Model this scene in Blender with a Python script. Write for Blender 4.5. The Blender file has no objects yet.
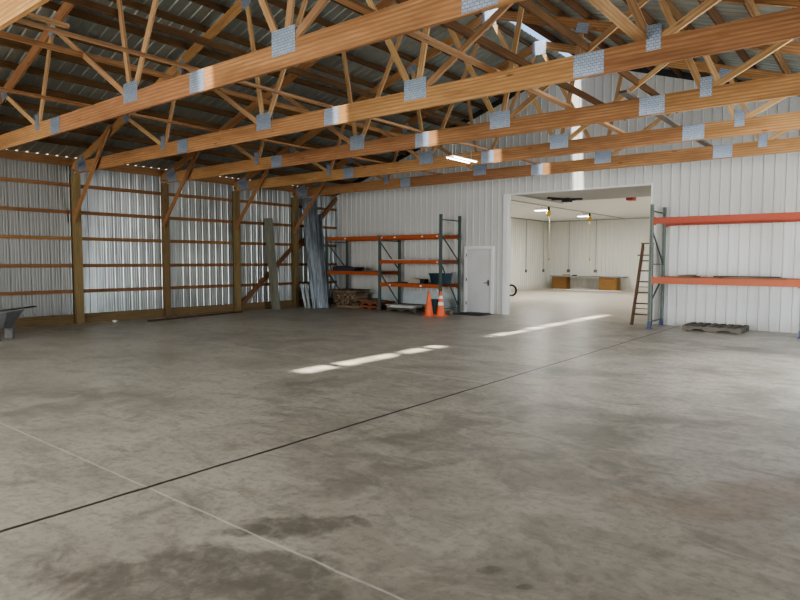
import bpy, bmesh, math, random
from mathutils import Vector, Matrix
random.seed(7)
SC = bpy.context.scene
COL = SC.collection
PI = math.pi
V = Vector

# ------------------------------------------------------------------ survey of the place (metres)
F_PX, YAW, PITCH, ROLL, EYE = 615.56, math.radians(-38.564), math.radians(-3.687), math.radians(0.142), 1.657
XL, XR = -16.31, 2.0            # room faces of the left wall posts / of the right wall
XC = -7.16                      # ridge line
YB = 16.80                      # room face of the partition wall
YF = -4.2                       # front gable
Y0, SP = 7.245, 2.467           # first visible post, spacing of posts and trusses
ZC = 3.836                      # underside of the truss bottom chords
CH = 0.286                      # chord depth
def z_under(a): return 7.0 - a / 3.0        # underside of the top chord, a = distance from the ridge
def z_top(a): return 7.2 - a / 3.0
def z_roof(a): return 7.35 - a / 3.0
Y2, XI, ZI = 34.2, -16.05, 3.98  # back room: far wall, left wall, ceiling

# ------------------------------------------------------------------ node helpers
def mat(name):
    m = bpy.data.materials.new(name); m.use_nodes = True
    nt = m.node_tree; nt.nodes.clear()
    out = nt.nodes.new('ShaderNodeOutputMaterial'); b = nt.nodes.new('ShaderNodeBsdfPrincipled')
    nt.links.new(b.outputs[0], out.inputs[0])
    return m, nt, b
class G:
    def __init__(s, nt): s.nt = nt
    def n(s, t, **k):
        o = s.nt.nodes.new('ShaderNode' + t)
        for a, v in k.items(): setattr(o, a, v)
        return o
    def l(s, a, b): s.nt.links.new(a, b)
    def set(s, sock, v):
        if hasattr(v, 'is_output'): s.l(v, sock)
        else: sock.default_value = v
    def coord(s, kind='Object'):
        return s.n('TexCoord').outputs[kind]
    def mapping(s, vec, scale=(1,1,1), loc=(0,0,0)):
        m = s.n('Mapping'); s.l(vec, m.inputs['Vector']); m.inputs['Scale'].default_value = scale; m.inputs['Location'].default_value = loc
        return m.outputs[0]
    def noise(s, vec, scale=5, detail=4, rough=.5, dist=0):
        m = s.n('TexNoise'); s.l(vec, m.inputs['Vector'])
        m.inputs['Scale'].default_value = scale; m.inputs['Detail'].default_value = detail
        m.inputs['Roughness'].default_value = rough; m.inputs['Distortion'].default_value = dist
        return m.outputs['Fac']
    def ramp(s, f, stops):
        r = s.n('ValToRGB'); s.l(f, r.inputs[0])
        e = r.color_ramp.elements
        while len(e) < len(stops): e.new(0.5)
        for i, (p, c) in enumerate(stops):
            e[i].position = p; e[i].color = (c, c, c, 1) if isinstance(c, (int, float)) else (*c, 1)
        return r.outputs['Color']
    def mix(s, f, a, b, mode='MIX'):
        m = s.n('Mix', data_type='RGBA', blend_type=mode)
        s.set(m.inputs[0], f)
        for sock, v in ((m.inputs[6], a), (m.inputs[7], b)):
            if isinstance(v, tuple): sock.default_value = (*v, 1) if len(v) == 3 else v
            else: s.l(v, sock)
        return m.outputs[2]
    def math(s, op, a, b=0.0, c=0.0):
        m = s.n('Math', operation=op); s.set(m.inputs[0], a); s.set(m.inputs[1], b); s.set(m.inputs[2], c)
        return m.outputs[0]
    def sep(s, vec):
        m = s.n('SeparateXYZ'); s.l(vec, m.inputs[0]); return m.outputs
    def bump(s, h, strength=.3, dist=.01):
        m = s.n('Bump'); s.l(h, m.inputs['Height']); m.inputs['Strength'].default_value = strength; m.inputs['Distance'].default_value = dist
        return m.outputs[0]
    def band(s, v, lo, hi, soft):           # 1 between lo and hi
        a = s.n('MapRange', interpolation_type='SMOOTHSTEP'); s.set(a.inputs[0], v); a.inputs[1].default_value = lo - soft; a.inputs[2].default_value = lo + soft
        b = s.n('MapRange', interpolation_type='SMOOTHSTEP'); s.set(b.inputs[0], v); b.inputs[1].default_value = hi - soft; b.inputs[2].default_value = hi + soft
        return s.math('MULTIPLY', a.outputs[0], s.math('SUBTRACT', 1.0, b.outputs[0]))
    def obj_random(s): return s.n('ObjectInfo').outputs['Random']

def wood(name, dark, mid, light, rough=.62, spec=.3, knots=True, var=.35):
    m, nt, b = mat(name); g = G(nt)
    uv = g.n('UVMap').outputs[0]
    rnd = g.obj_random()
    off = g.n('CombineXYZ'); g.l(g.math('MULTIPLY', rnd, 37.0), off.inputs[0]); g.l(g.math('MULTIPLY', rnd, 11.0), off.inputs[1])
    add = g.n('VectorMath', operation='ADD'); g.l(uv, add.inputs[0]); g.l(off.outputs[0], add.inputs[1])
    w = add.outputs[0]
    big = g.noise(g.mapping(w, (.9, 6, 1)), 1.6, 3, .6, .8)
    w2 = g.n('TexWave', wave_type='BANDS', bands_direction='Y'); g.l(g.mapping(w, (.22, 3.0, 1)), w2.inputs['Vector'])
    w2.inputs['Scale'].default_value = 2.2; w2.inputs['Distortion'].default_value = 6.0; w2.inputs['Detail'].default_value = 2.0; w2.inputs['Detail Scale'].default_value = .6
    fine = g.noise(g.mapping(w, (3, 120, 1)), 1.5, 3, .6)
    c = g.mix(g.math('MULTIPLY', g.ramp(w2.outputs['Fac'], [(.25, 0), (.9, 1)]), .95), light, mid)
    c = g.mix(g.ramp(big, [(.3, 0), (.75, 1)]), c, mid)
    lo = g.noise(g.mapping(w, (.45, 3.2, 1)), 1.3, 3, .6, .3)
    c = g.mix(g.math('MULTIPLY', g.ramp(lo, [(.46, 0), (.66, 1)]), .40), c, dark)
    c = g.mix(g.math('MULTIPLY', g.ramp(fine, [(.45, 0), (.75, 1)]), .45), c, dark)
    if knots:
        v = g.n('TexVoronoi', feature='F1'); g.l(g.mapping(w, (1.3, 5.0, 1)), v.inputs['Vector']); v.inputs['Scale'].default_value = 1.3
        c = g.mix(g.math('MULTIPLY', g.ramp(v.outputs['Distance'], [(.05, 1), (.13, 0)]), .8), c, dark)
    hs = g.n('HueSaturation'); g.l(c, hs.inputs['Color'])
    g.l(g.math('ADD', g.math('MULTIPLY', rnd, var), 1 - var / 2), hs.inputs['Value'])
    g.l(g.math('ADD', g.math('MULTIPLY', rnd, .016), .492), hs.inputs['Hue'])
    g.l(hs.outputs[0], b.inputs['Base Color'])
    b.inputs['Roughness'].default_value = rough; b.inputs['Specular IOR Level'].default_value = spec
    g.l(g.bump(fine, .25, .003), b.inputs['Normal'])
    return m
def plain(name, col, rough=.5, metal=0., spec=.5, var=.15, scale=6, stretch=(1,1,1), bump=0., emit=None, es=0.):
    m, nt, b = mat(name); g = G(nt)
    n = g.noise(g.mapping(g.coord(), stretch), scale, 5, .6)
    d = tuple(c * (1 - var) for c in col); l = tuple(min(1, c * (1 + var)) for c in col)
    g.l(g.ramp(n, [(.3, d), (.7, l)]), b.inputs['Base Color'])
    b.inputs['Roughness'].default_value = rough; b.inputs['Metallic'].default_value = metal; b.inputs['Specular IOR Level'].default_value = spec
    if bump: g.l(g.bump(n, bump, .01), b.inputs['Normal'])
    if emit: b.inputs['Emission Color'].default_value = (*emit, 1); b.inputs['Emission Strength'].default_value = es
    return m

M = {}
M['truss'] = wood('truss_pine', (.11,.05,.02), (.31,.16,.070), (.48,.285,.142))
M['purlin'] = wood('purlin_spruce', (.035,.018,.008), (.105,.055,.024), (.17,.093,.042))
M['girt'] = wood('girt_spruce', (.09,.042,.018), (.21,.105,.046), (.29,.155,.075))
M['post'] = wood('treated_post', (.075,.050,.026), (.185,.128,.062), (.26,.19,.095), rough=.75)
M['treated'] = wood('grey_treated', (.09,.092,.072), (.17,.17,.135), (.24,.238,.195), rough=.8, knots=False)
M['brace'] = wood('pale_brace', (.18,.10,.05), (.39,.235,.118), (.55,.375,.21))
M['old'] = wood('old_plank', (.05,.035,.025), (.16,.11,.075), (.34,.25,.17), rough=.85, var=.9)
M['redwood'] = wood('reddish_plank', (.09,.03,.018), (.24,.085,.045), (.36,.15,.08), rough=.8, var=.5)
M['greywood'] = wood('weathered_plank', (.05,.043,.034), (.13,.115,.094), (.22,.20,.168), rough=.9, knots=False, var=.3)
M['ladder'] = wood('ladder_brown', (.045,.026,.015), (.12,.072,.044), (.19,.12,.08), rough=.6, knots=False, var=.1)
M['oak'] = wood('oak_cabinet', (.19,.095,.03), (.32,.175,.062), (.40,.235,.09), rough=.45, knots=False, var=.08)

def steel(name, col, rough, streak=.35, metal=.9):
    m, nt, b = mat(name); g = G(nt)
    co = g.coord()
    n1 = g.noise(g.mapping(co, (9, 9, .35)), 1.0, 4, .6, .2)
    n2 = g.noise(g.mapping(co, (1, 1, 1)), .55, 3, .5)
    n3 = g.noise(co, 60, 2, .6)
    f = g.math('ADD', g.math('MULTIPLY', n1, .55), g.math('MULTIPLY', n2, .45))
    d = tuple(c * (1 - streak) for c in col); l = tuple(min(1, c * (1 + streak)) for c in col)
    c = g.ramp(f, [(.35, d), (.65, l)])
    g.l(c, b.inputs['Base Color'])
    b.inputs['Metallic'].default_value = metal
    g.l(g.math('ADD', g.math('MULTIPLY', n3, .15), g.math('ADD', g.math('MULTIPLY', n1, .12), rough - .13)), b.inputs['Roughness'])
    g.l(g.bump(g.noise(g.mapping(co, (2, 2, .8)), 1.3, 3, .5), .12, .03), b.inputs['Normal'])
    return m
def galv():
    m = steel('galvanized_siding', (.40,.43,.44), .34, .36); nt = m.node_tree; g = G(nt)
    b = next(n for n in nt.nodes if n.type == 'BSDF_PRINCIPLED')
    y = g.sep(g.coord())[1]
    near_dim = g.math('SUBTRACT', 1.0, g.band(y, 7.3, 99, .5))          # near-bay sheets browner, and darkened in place of weaker light there
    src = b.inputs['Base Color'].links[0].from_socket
    g.l(g.mix(g.math('MULTIPLY', near_dim, .9), src, (.175,.172,.16)), b.inputs['Base Color'])
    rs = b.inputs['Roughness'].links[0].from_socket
    g.l(g.math('ADD', rs, g.math('MULTIPLY', near_dim, .16)), b.inputs['Roughness'])
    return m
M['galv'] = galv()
M['roof'] = steel('roof_steel', (.42,.47,.45), .42, .12)
M['sheet'] = steel('loose_siding_steel', (.24,.265,.29), .4, .45)
M['brightsheet'] = steel('bright_steel_strip', (.75,.78,.8), .3, .15)
def liner(name, col, rough=.38):
    m, nt, b = mat(name); g = G(nt); co = g.coord()
    n1 = g.noise(g.mapping(co, (6, 6, .4)), 1.0, 3, .55)
    n2 = g.noise(co, .5, 3, .5)
    c = g.mix(g.math('MULTIPLY', n1, .22), col, tuple(v * .72 for v in col))
    z = g.sep(co)[2]
    dirt = g.math('MULTIPLY', g.math('SUBTRACT', 1.0, g.band(z, .22, 99, .22)), n2)
    c = g.mix(g.math('MULTIPLY', dirt, .6), c, (.42,.36,.28))
    g.l(c, b.inputs['Base Color']); b.inputs['Roughness'].default_value = rough
    g.l(g.bump(g.noise(g.mapping(co, (1.5, 1.5, .7)), 1.5, 3, .5), .16, .03), b.inputs['Normal'])
    return m
M['liner'] = liner('white_liner_steel', (.60,.615,.61), .27)
M['liner2'] = liner('white_liner_back_room', (.80,.805,.77), .45)
M['white'] = plain('white_paint', (.78,.79,.80), .4, var=.04, scale=2)
M['doorleaf'] = plain('door_leaf_paint', (.62,.63,.645), .4, var=.04, scale=2)
M['ceiling'] = plain('white_ceiling_steel', (.80,.80,.79), .5, var=.03, scale=2)
M['darktrim'] = plain('dark_rake_trim', (.025,.027,.03), .5, var=.2)
M['greydoor'] = plain('grey_door_panel', (.36,.37,.37), .5, var=.06)

def plate_mat():
    m, nt, b = mat('galvanized_nail_plate'); g = G(nt); uv = g.n('UVMap').outputs[0]
    br = g.n('TexBrick'); g.l(uv, br.inputs['Vector']); br.inputs['Scale'].default_value = 1.0
    br.offset = .5
    br.inputs['Brick Width'].default_value = .05; br.inputs['Row Height'].default_value = .032; br.inputs['Mortar Size'].default_value = .003
    br.inputs['Color1'].default_value = (.46,.56,.72,1); br.inputs['Color2'].default_value = (.58,.68,.84,1); br.inputs['Mortar'].default_value = (.25,.30,.38,1)
    n = g.noise(uv, 9, 3, .6)
    g.l(g.mix(g.math('MULTIPLY', n, .5), br.outputs['Color'], (.36,.42,.50), 'MULTIPLY'), b.inputs['Base Color'])
    b.inputs['Metallic'].default_value = .75; b.inputs['Roughness'].default_value = .42
    g.l(g.bump(br.outputs['Fac'], .5, .003), b.inputs['Normal'])
    return m
M['plate'] = plate_mat()

def concrete(name, back=False):
    m, nt, b = mat(name); g = G(nt); co = g.coord(); s = g.sep(co); x, y = s[0], s[1]
    n1 = g.noise(co, .35, 5, .6, .6); n2 = g.noise(co, 1.6, 6, .65, .8); n3 = g.noise(co, 14, 4, .7); n4 = g.noise(co, 90, 2, .7)
    if back:
        c = g.mix(g.ramp(n2, [(.3, 0), (.75, 1)]), (.50,.46,.39), (.60,.56,.485))
        r = .42
        g.l(c, b.inputs['Base Color']); b.inputs['Roughness'].default_value = r
        return m
    c = g.mix(g.ramp(n1, [(.38, 0), (.60, 1)]), (.265,.236,.19), (.51,.462,.385))
    c = g.mix(g.math('MULTIPLY', g.ramp(n2, [(.44, 0), (.60, 1)]), .6), c, (.585,.535,.45))
    # swirl of trowel marks
    tr = g.noise(g.mapping(co, (1.0, 2.0, 1)), 1.7, 6, .62, .9)
    c = g.mix(g.math('MULTIPLY', g.ramp(tr, [(.50, 0), (.64, 1)]), .5), c, (.215,.196,.165))
    c = g.mix(g.math('MULTIPLY', g.ramp(n3, [(.48, 0), (.62, 1)]), .34), c, (.20,.182,.152))
    c = g.mix(g.math('MULTIPLY', g.ramp(n4, [(.5, 0), (.8, 1)]), .18), c, (.62,.59,.53))
    # lighter zone along the left side
    dz = g.math('MULTIPLY', g.band(x, -40, -6.5, 2.5), g.ramp(n2, [(.25, .25), (.7, 1)]))
    c = g.mix(g.math('MULTIPLY', dz, .42), c, (.60,.57,.50))
    # patches: damp stain near the camera, rusty smears, dark oil drops
    def blob(cx, cy, rx, ry, rot, th=.0, amp=.55, sc=1.3):
        mp = g.n('Mapping', vector_type='TEXTURE'); g.l(co, mp.inputs[0]); mp.inputs['Location'].default_value = (cx, cy, 0); mp.inputs['Rotation'].default_value = (0, 0, rot); mp.inputs['Scale'].default_value = (rx, ry, 1)
        ln = g.n('VectorMath', operation='LENGTH'); g.l(mp.outputs[0], ln.inputs[0])
        nn = g.noise(co, sc, 5, .6, .5)
        d = g.math('ADD', ln.outputs['Value'], g.math('MULTIPLY', g.math('SUBTRACT', nn, .5), amp * 4))
        a = g.n('MapRange', interpolation_type='SMOOTHSTEP'); g.l(d, a.inputs[0]); a.inputs[1].default_value = 1.0; a.inputs[2].default_value = .55; a.inputs[3].default_value = 0; a.inputs[4].default_value = 1
        br = g.ramp(g.noise(co, sc * 3.1, 5, .7, .6), [(.34, .5), (.56, 1)])
        return g.math('MULTIPLY', a.outputs[0], br)
    damp = g.math('MAXIMUM', blob(-2.72, 1.80, 1.0, .42, .55, amp=.55, sc=2.6), blob(-2.85, 2.50, .55, .20, .85, amp=.5, sc=3))
    c = g.mix(g.math('MULTIPLY', damp, .72), c, (.14,.125,.103))
    rust = g.math('MAXIMUM', blob(-.95, 4.45, .62, .25, .5, amp=.6, sc=3), blob(-.45, 5.2, .8, .4, .8, amp=.7, sc=2.2))
    c = g.mix(g.math('MULTIPLY', rust, .3), c, (.27,.15,.08))
    for q in ((-1.62,2.81,.085,.05,.9),(-1.39,2.77,.06,.035,.9),(-2.25,7.2,.12,.03,.8),(-2.6,6.4,1.2,.3,.2),(-4.0,8.8,1.5,.35,.1),(-2.0,12.9,.9,.5,.3)):
        am = .5 if q[2] < .2 else .28
        c = g.mix(g.math('MULTIPLY', blob(*q, amp=.2 if q[2] < .2 else .6, sc=6 if q[2] < .2 else 1.6), am), c, (.095,.088,.078))
    # joints: dark expansion joint running in depth, sawn joints across
    wob = g.math('MULTIPLY', g.math('SUBTRACT', g.noise(co, 3.0, 4, .7), .5), .03)
    xj = g.math('ADD', x, wob); yj = g.math('ADD', y, wob)
    left = g.band(x, -99, -4.18, .02)
    jn = g.ramp(g.noise(co, 7, 4, .7), [(.3, .45), (.6, 1)])
    light = g.math('MULTIPLY', g.math('MAXIMUM', g.band(yj, 2.279, 2.295, .006), g.math('MULTIPLY', left, g.math('MULTIPLY', g.band(x, -11.2, 9, 1.2), g.math('MULTIPLY', g.band(yj, 7.18, 7.215, .015), .8)))), jn)
    c = g.mix(g.math('MULTIPLY', light, .62), c, (.80,.76,.67))
    pale = g.band(xj, -4.152, -4.13, .02)
    c = g.mix(g.math('MULTIPLY', pale, .35), c, (.5,.48,.43))
    dark = g.band(xj, -4.196, -4.160, .006)
    c = g.mix(g.math('MULTIPLY', dark, .93), c, (.035,.028,.022))
    g.l(c, b.inputs['Base Color'])
    ro = g.math('ADD', g.math('MULTIPLY', n2, .3), g.math('ADD', g.math('MULTIPLY', n3, .12), .18))
    g.l(ro, b.inputs['Roughness'])
    b.inputs['Specular IOR Level'].default_value = .5
    h = g.math('SUBTRACT', g.math('ADD', g.math('MULTIPLY', n3, .3), g.math('MULTIPLY', n2, .25)), g.math('MULTIPLY', dark, 2.0))
    g.l(g.bump(h, .12, .012), b.inputs['Normal'])
    return m
M['floor'] = concrete('worn_concrete'); M['floor2'] = concrete('clean_concrete', True)
M['ground'] = plain('gravel', (.36,.33,.28), .95, var=.25, scale=3)

def enamel(name, col, wear=(.12,.07,.05), rough=.45, amt=.5):
    m, nt, b = mat(name); g = G(nt); co = g.coord()
    n = g.noise(co, 4, 6, .7)
    n2 = g.noise(co, 25, 4, .7)
    c = g.mix(g.math('MULTIPLY', g.ramp(n, [(.35, 0), (.75, 1)]), .35), col, tuple(v * .65 for v in col))
    c = g.mix(g.math('MULTIPLY', g.ramp(n2, [(.60, 0), (.74, 1)]), amt), c, wear)
    g.l(c, b.inputs['Base Color']); b.inputs['Roughness'].default_value = rough
    return m
M['orange'] = enamel('orange_beam_paint', (.42,.10,.028))
M['redbeam'] = enamel('red_orange_beam_paint', (.38,.068,.034))
M['salmon'] = enamel('faded_orange_beam_paint', (.43,.105,.045))
def upright(name, col, guard=None):
    m, nt, b = mat(name); g = G(nt); co = g.coord(); uv = g.n('UVMap').outputs[0]; s = g.sep(uv)
    n = g.noise(co, 5, 5, .7)
    c = g.mix(g.ramp(n, [(.3, 0), (.75, 1)]), col, tuple(v * .6 for v in col))
    # punched slots every 50 mm down the middle of the post face
    fr = g.math('FRACT', g.math('MULTIPLY', s[0], 20.0))
    fv = g.math('FRACT', s[1])
    slot = g.math('MULTIPLY', g.band(fr, .28, .78, .05), g.band(fv, .27, .73, .03))
    c = g.mix(slot, c, (.015,.018,.018))
    if guard:
        c = g.mix(g.math('SUBTRACT', 1.0, g.band(g.sep(co)[2], .16, 99, .01)), c, guard)
    g.l(c, b.inputs['Base Color']); b.inputs['Roughness'].default_value = .5
    return m
M['upright'] = upright('green_upright_paint', (.11,.16,.145), (.10,.11,.10))
M['upright2'] = upright('worn_green_upright_paint', (.20,.25,.215), (.06,.075,.16))
M['strut'] = enamel('green_strut_paint', (.06,.09,.09), amt=.2)
M['sticker'] = plain('white_sticker', (.82,.82,.8), .5, var=.05)
M['cone'] = plain('orange_cone_plastic', (.82,.155,.06), .5, var=.12, scale=9)
M['reflect'] = plain('white_reflective_band', (.80,.80,.78), .35, var=.08)
M['greenbin'] = plain('dark_green_plastic', (.012,.05,.055), .42, var=.2)
M['bluebin'] = plain('dark_blue_green_plastic', (.014,.045,.065), .4, var=.25)
M['black'] = plain('black_rubber', (.018,.018,.019), .6, var=.3)
M['mat'] = plain('dark_mat', (.06,.055,.05), .85, var=.3, scale=12)
M['poly'] = plain('dark_grey_poly', (.13,.135,.14), .33, var=.25)
M['purple'] = plain('dark_purple_tarp', (.045,.035,.065), .6, var=.3, bump=.4)
M['tan'] = plain('tan_block', (.36,.32,.26), .85, var=.15)
M['card'] = plain('tan_cardboard', (.48,.36,.22), .85, var=.12)
M['grey'] = plain('grey_plastic', (.22,.235,.24), .55, var=.15)
M['foam'] = plain('pale_blue_foam', (.50,.57,.60), .7, var=.08)
M['whiteboard'] = plain('white_board', (.74,.74,.72), .5, var=.06)
M['chrome'] = plain('dull_metal', (.22,.22,.22), .35, metal=.9)
M['conduit'] = plain('grey_conduit', (.42,.43,.43), .45, metal=.6)
M['reel'] = plain('yellow_reel', (.62,.40,.05), .5, var=.15)
M['cord'] = plain('yellow_cord', (.70,.62,.34), .6, var=.1)
M['redbox'] = plain('red_opener', (.42,.04,.03), .45, var=.12)
M['rustbar'] = plain('rusty_steel', (.095,.05,.035), .7, metal=.3, var=.3, scale=12)
M['tube'] = plain('lit_tube', (.9,.9,.88), .4, var=.0, emit=(1,.97,.9), es=14)
M['lens'] = plain('lit_lens', (.9,.9,.9), .4, var=.0, emit=(1,.99,.95), es=12)
M['worktop'] = plain('grey_worktop', (.26,.28,.29), .5, var=.12)

# ------------------------------------------------------------------ mesh builder with lengthwise UVs
class MB:
    def __init__(s): s.v = []; s.f = []; s.uv = []
    def face(s, pts, uvs=None):
        i = len(s.v); s.v += [tuple(p) for p in pts]; s.f.append(tuple(range(i, i + len(pts)))); s.uv.append(uvs or [(p[0], p[2]) for p in pts])
    def beam(s, p0, p1, w, h, up=(0,0,1), off=None):
        """w across, h along up"""
        p0, p1 = V(p0), V(p1); d = (p1 - p0); L = d.length; d.normalize(); up = V(up)
        side = d.cross(up); side.normalize(); u2 = side.cross(d); u2.normalize()
        a, b = side * (w / 2), u2 * (h / 2); o = random.random() * 50 if off is None else off
        c = [p0 - a - b, p0 + a - b, p0 + a + b, p0 - a + b]; e = [q + d * L for q in c]
        dims = [w, h, w, h]; t = random.random() * 7 if off is None else off
        for k in range(4):
            n = (k + 1) % 4
            s.face([c[k], c[n], e[n], e[k]], [(o, t), (o, t + dims[k]), (o + L, t + dims[k]), (o + L, t)]); t += dims[k]
        s.face([c[3], c[2], c[1], c[0]], [(o, t), (o + w*.2, t), (o + w*.2, t + h), (o, t + h)]); s.face(e, [(o, t), (o + w*.2, t), (o + w*.2, t + h), (o, t + h)])
        return s
    def post(s, x, y, z0, z1, wx, wy, cap=True):          # punched post, v runs 0..1 on each face
        c = [(x - wx/2, y - wy/2), (x + wx/2, y - wy/2), (x + wx/2, y + wy/2), (x - wx/2, y + wy/2)]
        for k in range(4):
            a, b = c[k], c[(k + 1) % 4]
            s.face([(*a, z0), (*b, z0), (*b, z1), (*a, z1)], [(z0, 0), (z0, 1), (z1, 1), (z1, 0)])
        s.face([(*q, z1) for q in c], [(0, 0)] * 4); s.face([(*q, z0) for q in reversed(c)], [(0, 0)] * 4)
        return s
    def box(s, x0, x1, y0, y1, z0, z1):
        if x0 > x1: x0, x1 = x1, x0
        P = lambda i, j, k: ((x0, x1)[i], (y0, y1)[j], (z0, z1)[k])
        for idx, ua, va in (((0,0,0),(1,0,0),(1,0,1),(0,0,1)),0,2),(((1,1,0),(0,1,0),(0,1,1),(1,1,1)),0,2),(((0,1,0),(0,0,0),(0,0,1),(0,1,1)),1,2),(((1,0,0),(1,1,0),(1,1,1),(1,0,1)),1,2),(((0,0,1),(1,0,1),(1,1,1),(0,1,1)),0,1),(((0,1,0),(1,1,0),(1,0,0),(0,0,0)),0,1):
            pts = [P(*q) for q in idx]; s.face(pts, [(p[ua], p[va]) for p in pts])
        return s
    def prism(s, pts, d):                                  # polygon extruded by vector d
        d = V(d); a = [V(p) for p in pts]; b = [p + d for p in a]; n = len(a)
        s.face(list(reversed(a))); s.face(b)
        for k in range(n): s.face([a[k], a[(k+1) % n], b[(k+1) % n], b[k]])
        return s
    def lathe(s, prof, c=(0,0,0), n=24, sx=1., sy=1.):
        c = V(c)
        ring = lambda r, z: [V((c.x + r*sx*math.cos(2*PI*k/n), c.y + r*sy*math.sin(2*PI*k/n), c.z + z)) for k in range(n)]
        R = [ring(*q) for q in prof]
        for a, b in zip(R, R[1:]):
            for k in range(n): s.face([a[k], a[(k+1) % n], b[(k+1) % n], b[k]])
        if prof[0][0] > 1e-6: s.face(list(reversed(R[0])))
        if prof[-1][0] > 1e-6: s.face(R[-1])
        return s
    def tube(s, pts, r, n=8, closed=False):
        pts = [V(p) for p in pts]; rings = []; N = len(pts); ref = None
        for i, p in enumerate(pts):
            if closed: d = pts[(i+1) % N] - pts[i-1]
            else: d = pts[min(i+1, N-1)] - pts[max(i-1, 0)]
            d.normalize()
            if ref is None: ref = V((0,0,1)) if abs(d.z) < .9 else V((1,0,0))
            a = d.cross(ref); a.normalize(); b = a.cross(d); ref = b
            rings.append([p + a*(r*math.cos(2*PI*k/n)) + b*(r*math.sin(2*PI*k/n)) for k in range(n)])
        seq = list(zip(rings, rings[1:])) + ([(rings[-1], rings[0])] if closed else [])
        for A, B in seq:
            for k in range(n): s.face([A[k], B[k], B[(k+1) % n], A[(k+1) % n]])
        if not closed: s.face(rings[0]); s.face(list(reversed(rings[-1])))
        return s
    def build(s, name, m, parent=None, smooth=False, bevel=0.):
        me = bpy.data.meshes.new(name); me.from_pydata(s.v, [], s.f)
        uv = me.uv_layers.new(name='UVMap'); k = 0
        for u in s.uv:
            for q in u: uv.data[k].uv = q; k += 1
        bm = bmesh.new(); bm.from_mesh(me); bmesh.ops.remove_doubles(bm, verts=bm.verts, dist=1e-5)
        bmesh.ops.recalc_face_normals(bm, faces=bm.faces); bm.to_mesh(me); bm.free()
        if smooth:
            for p in me.polygons: p.use_smooth = True
        me.materials.append(M[m]); o = bpy.data.objects.new(name, me); COL.objects.link(o)
        if smooth:
            md = o.modifiers.new('split', 'EDGE_SPLIT'); md.split_angle = math.radians(40)
        if bevel:
            md = o.modifiers.new('edge', 'BEVEL'); md.width = bevel; md.segments = 2; md.limit_method = 'ANGLE'
        if parent is not None:
            o.parent = parent; o.matrix_parent_inverse = Matrix.Translation(parent.location).inverted() if not parent.rotation_euler.z else parent.matrix_basis.inverted()
        return o
def tag(o, label, cat, group=None, kind=None):
    if label: o['label'] = label
    if cat: o['category'] = cat
    if group: o['group'] = group
    if kind: o['kind'] = kind
    return o
def thing(name, loc, label, cat, group=None, rz=0.):
    o = bpy.data.objects.new(name, None); COL.objects.link(o); o.location = loc; o.rotation_euler = (0, 0, rz); o.empty_display_size = .2
    return tag(o, label, cat, group)
def struct(name, mb, m, parent=None, **k):
    o = mb.build(name, m, parent, **k); o['kind'] = 'structure'; return o
def dup(root, delta, label=None, group=None):
    def cp(o, par):
        c = o.copy(); COL.objects.link(c)
        if par is not None:
            c.parent = par; c.matrix_parent_inverse = o.matrix_parent_inverse.copy()
        for ch in list(kids.get(o, [])): cp(ch, c)
        return c
    kids = {}
    for o in list(COL.objects):
        if o.parent is not None: kids.setdefault(o.parent, []).append(o)
    r = cp(root, None); r.location = V(root.location) + V(delta)
    if label: r['label'] = label
    if group: r['group'] = group
    return r
ORD = ['first','second','third','fourth','fifth','sixth','seventh','eighth','ninth','tenth','eleventh','twelfth','thirteenth','fourteenth','fifteenth','sixteenth','seventeenth']

# ------------------------------------------------------------------ ribbed sheet metal
PIT = .2286
PROF = [(0, 0), (.052, 0), (.060, .005), (.072, .005), (.080, 0), (.112, 0), (.120, .005), (.132, .005), (.140, 0), (.168, 0), (.184, .019), (.2086, .019), (.2246, 0)]
LINER = [(0, 0), (.105, 0), (.110, .003), (.118, .003), (.123, 0), (.188, 0), (.196, .024), (.2126, .024), (.2206, 0)]
PLAIN = [(0, 0), (.160, 0), (.178, .019), (.2086, .019), (.2266, 0)]
def profile(s0, s1, phase=0., PROF=PROF):
    out = []; k = math.floor((s0 - phase) / PIT)
    while True:
        base = phase + k * PIT
        if base > s1: break
        for u, d in PROF:
            s = base + u
            if s0 <= s <= s1: out.append((s, d))
        k += 1
    if out[0][0] > s0 + 1e-4: out.insert(0, (s0, out[0][1]))
    if out[-1][0] < s1 - 1e-4: out.append((s1, out[-1][1]))
    return out
def ribbed(mb, s0, s1, fn, phase=0., prof=None):
    """fn(s, d) -> (bottom point, top point); one strip of quads"""
    pr = profile(s0, s1, phase, prof or PROF)
    for (a, da), (b, db) in zip(pr, pr[1:]):
        if b - a < 1e-6: continue
        A0, A1 = fn(a, da); B0, B1 = fn(b, db)
        if abs(A1[2]-A0[2]) + abs(A1[0]-A0[0]) < 1e-6: continue
        mb.face([A0, B0, B1, A1], [(a, 0), (b, 0), (b, 1), (a, 1)])

# ================================================================== SETTING
struct('ground', MB().box(-60, 60, -60, 80, -.2, -.06), 'ground')
struct('floor', MB().box(-16.6, 2.2, YF - .1, YB + .02, -.05, 0), 'floor')
struct('floor_back_room', MB().box(XI - .1, 2.2, YB + .02, Y2 + .1, -.05, 0), 'floor2')

XS = XL - .14 - .038            # girts end, steel starts here
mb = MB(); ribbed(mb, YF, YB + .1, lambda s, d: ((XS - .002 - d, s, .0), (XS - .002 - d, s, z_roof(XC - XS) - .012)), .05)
struct('wall_left', mb, 'galv')
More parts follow.
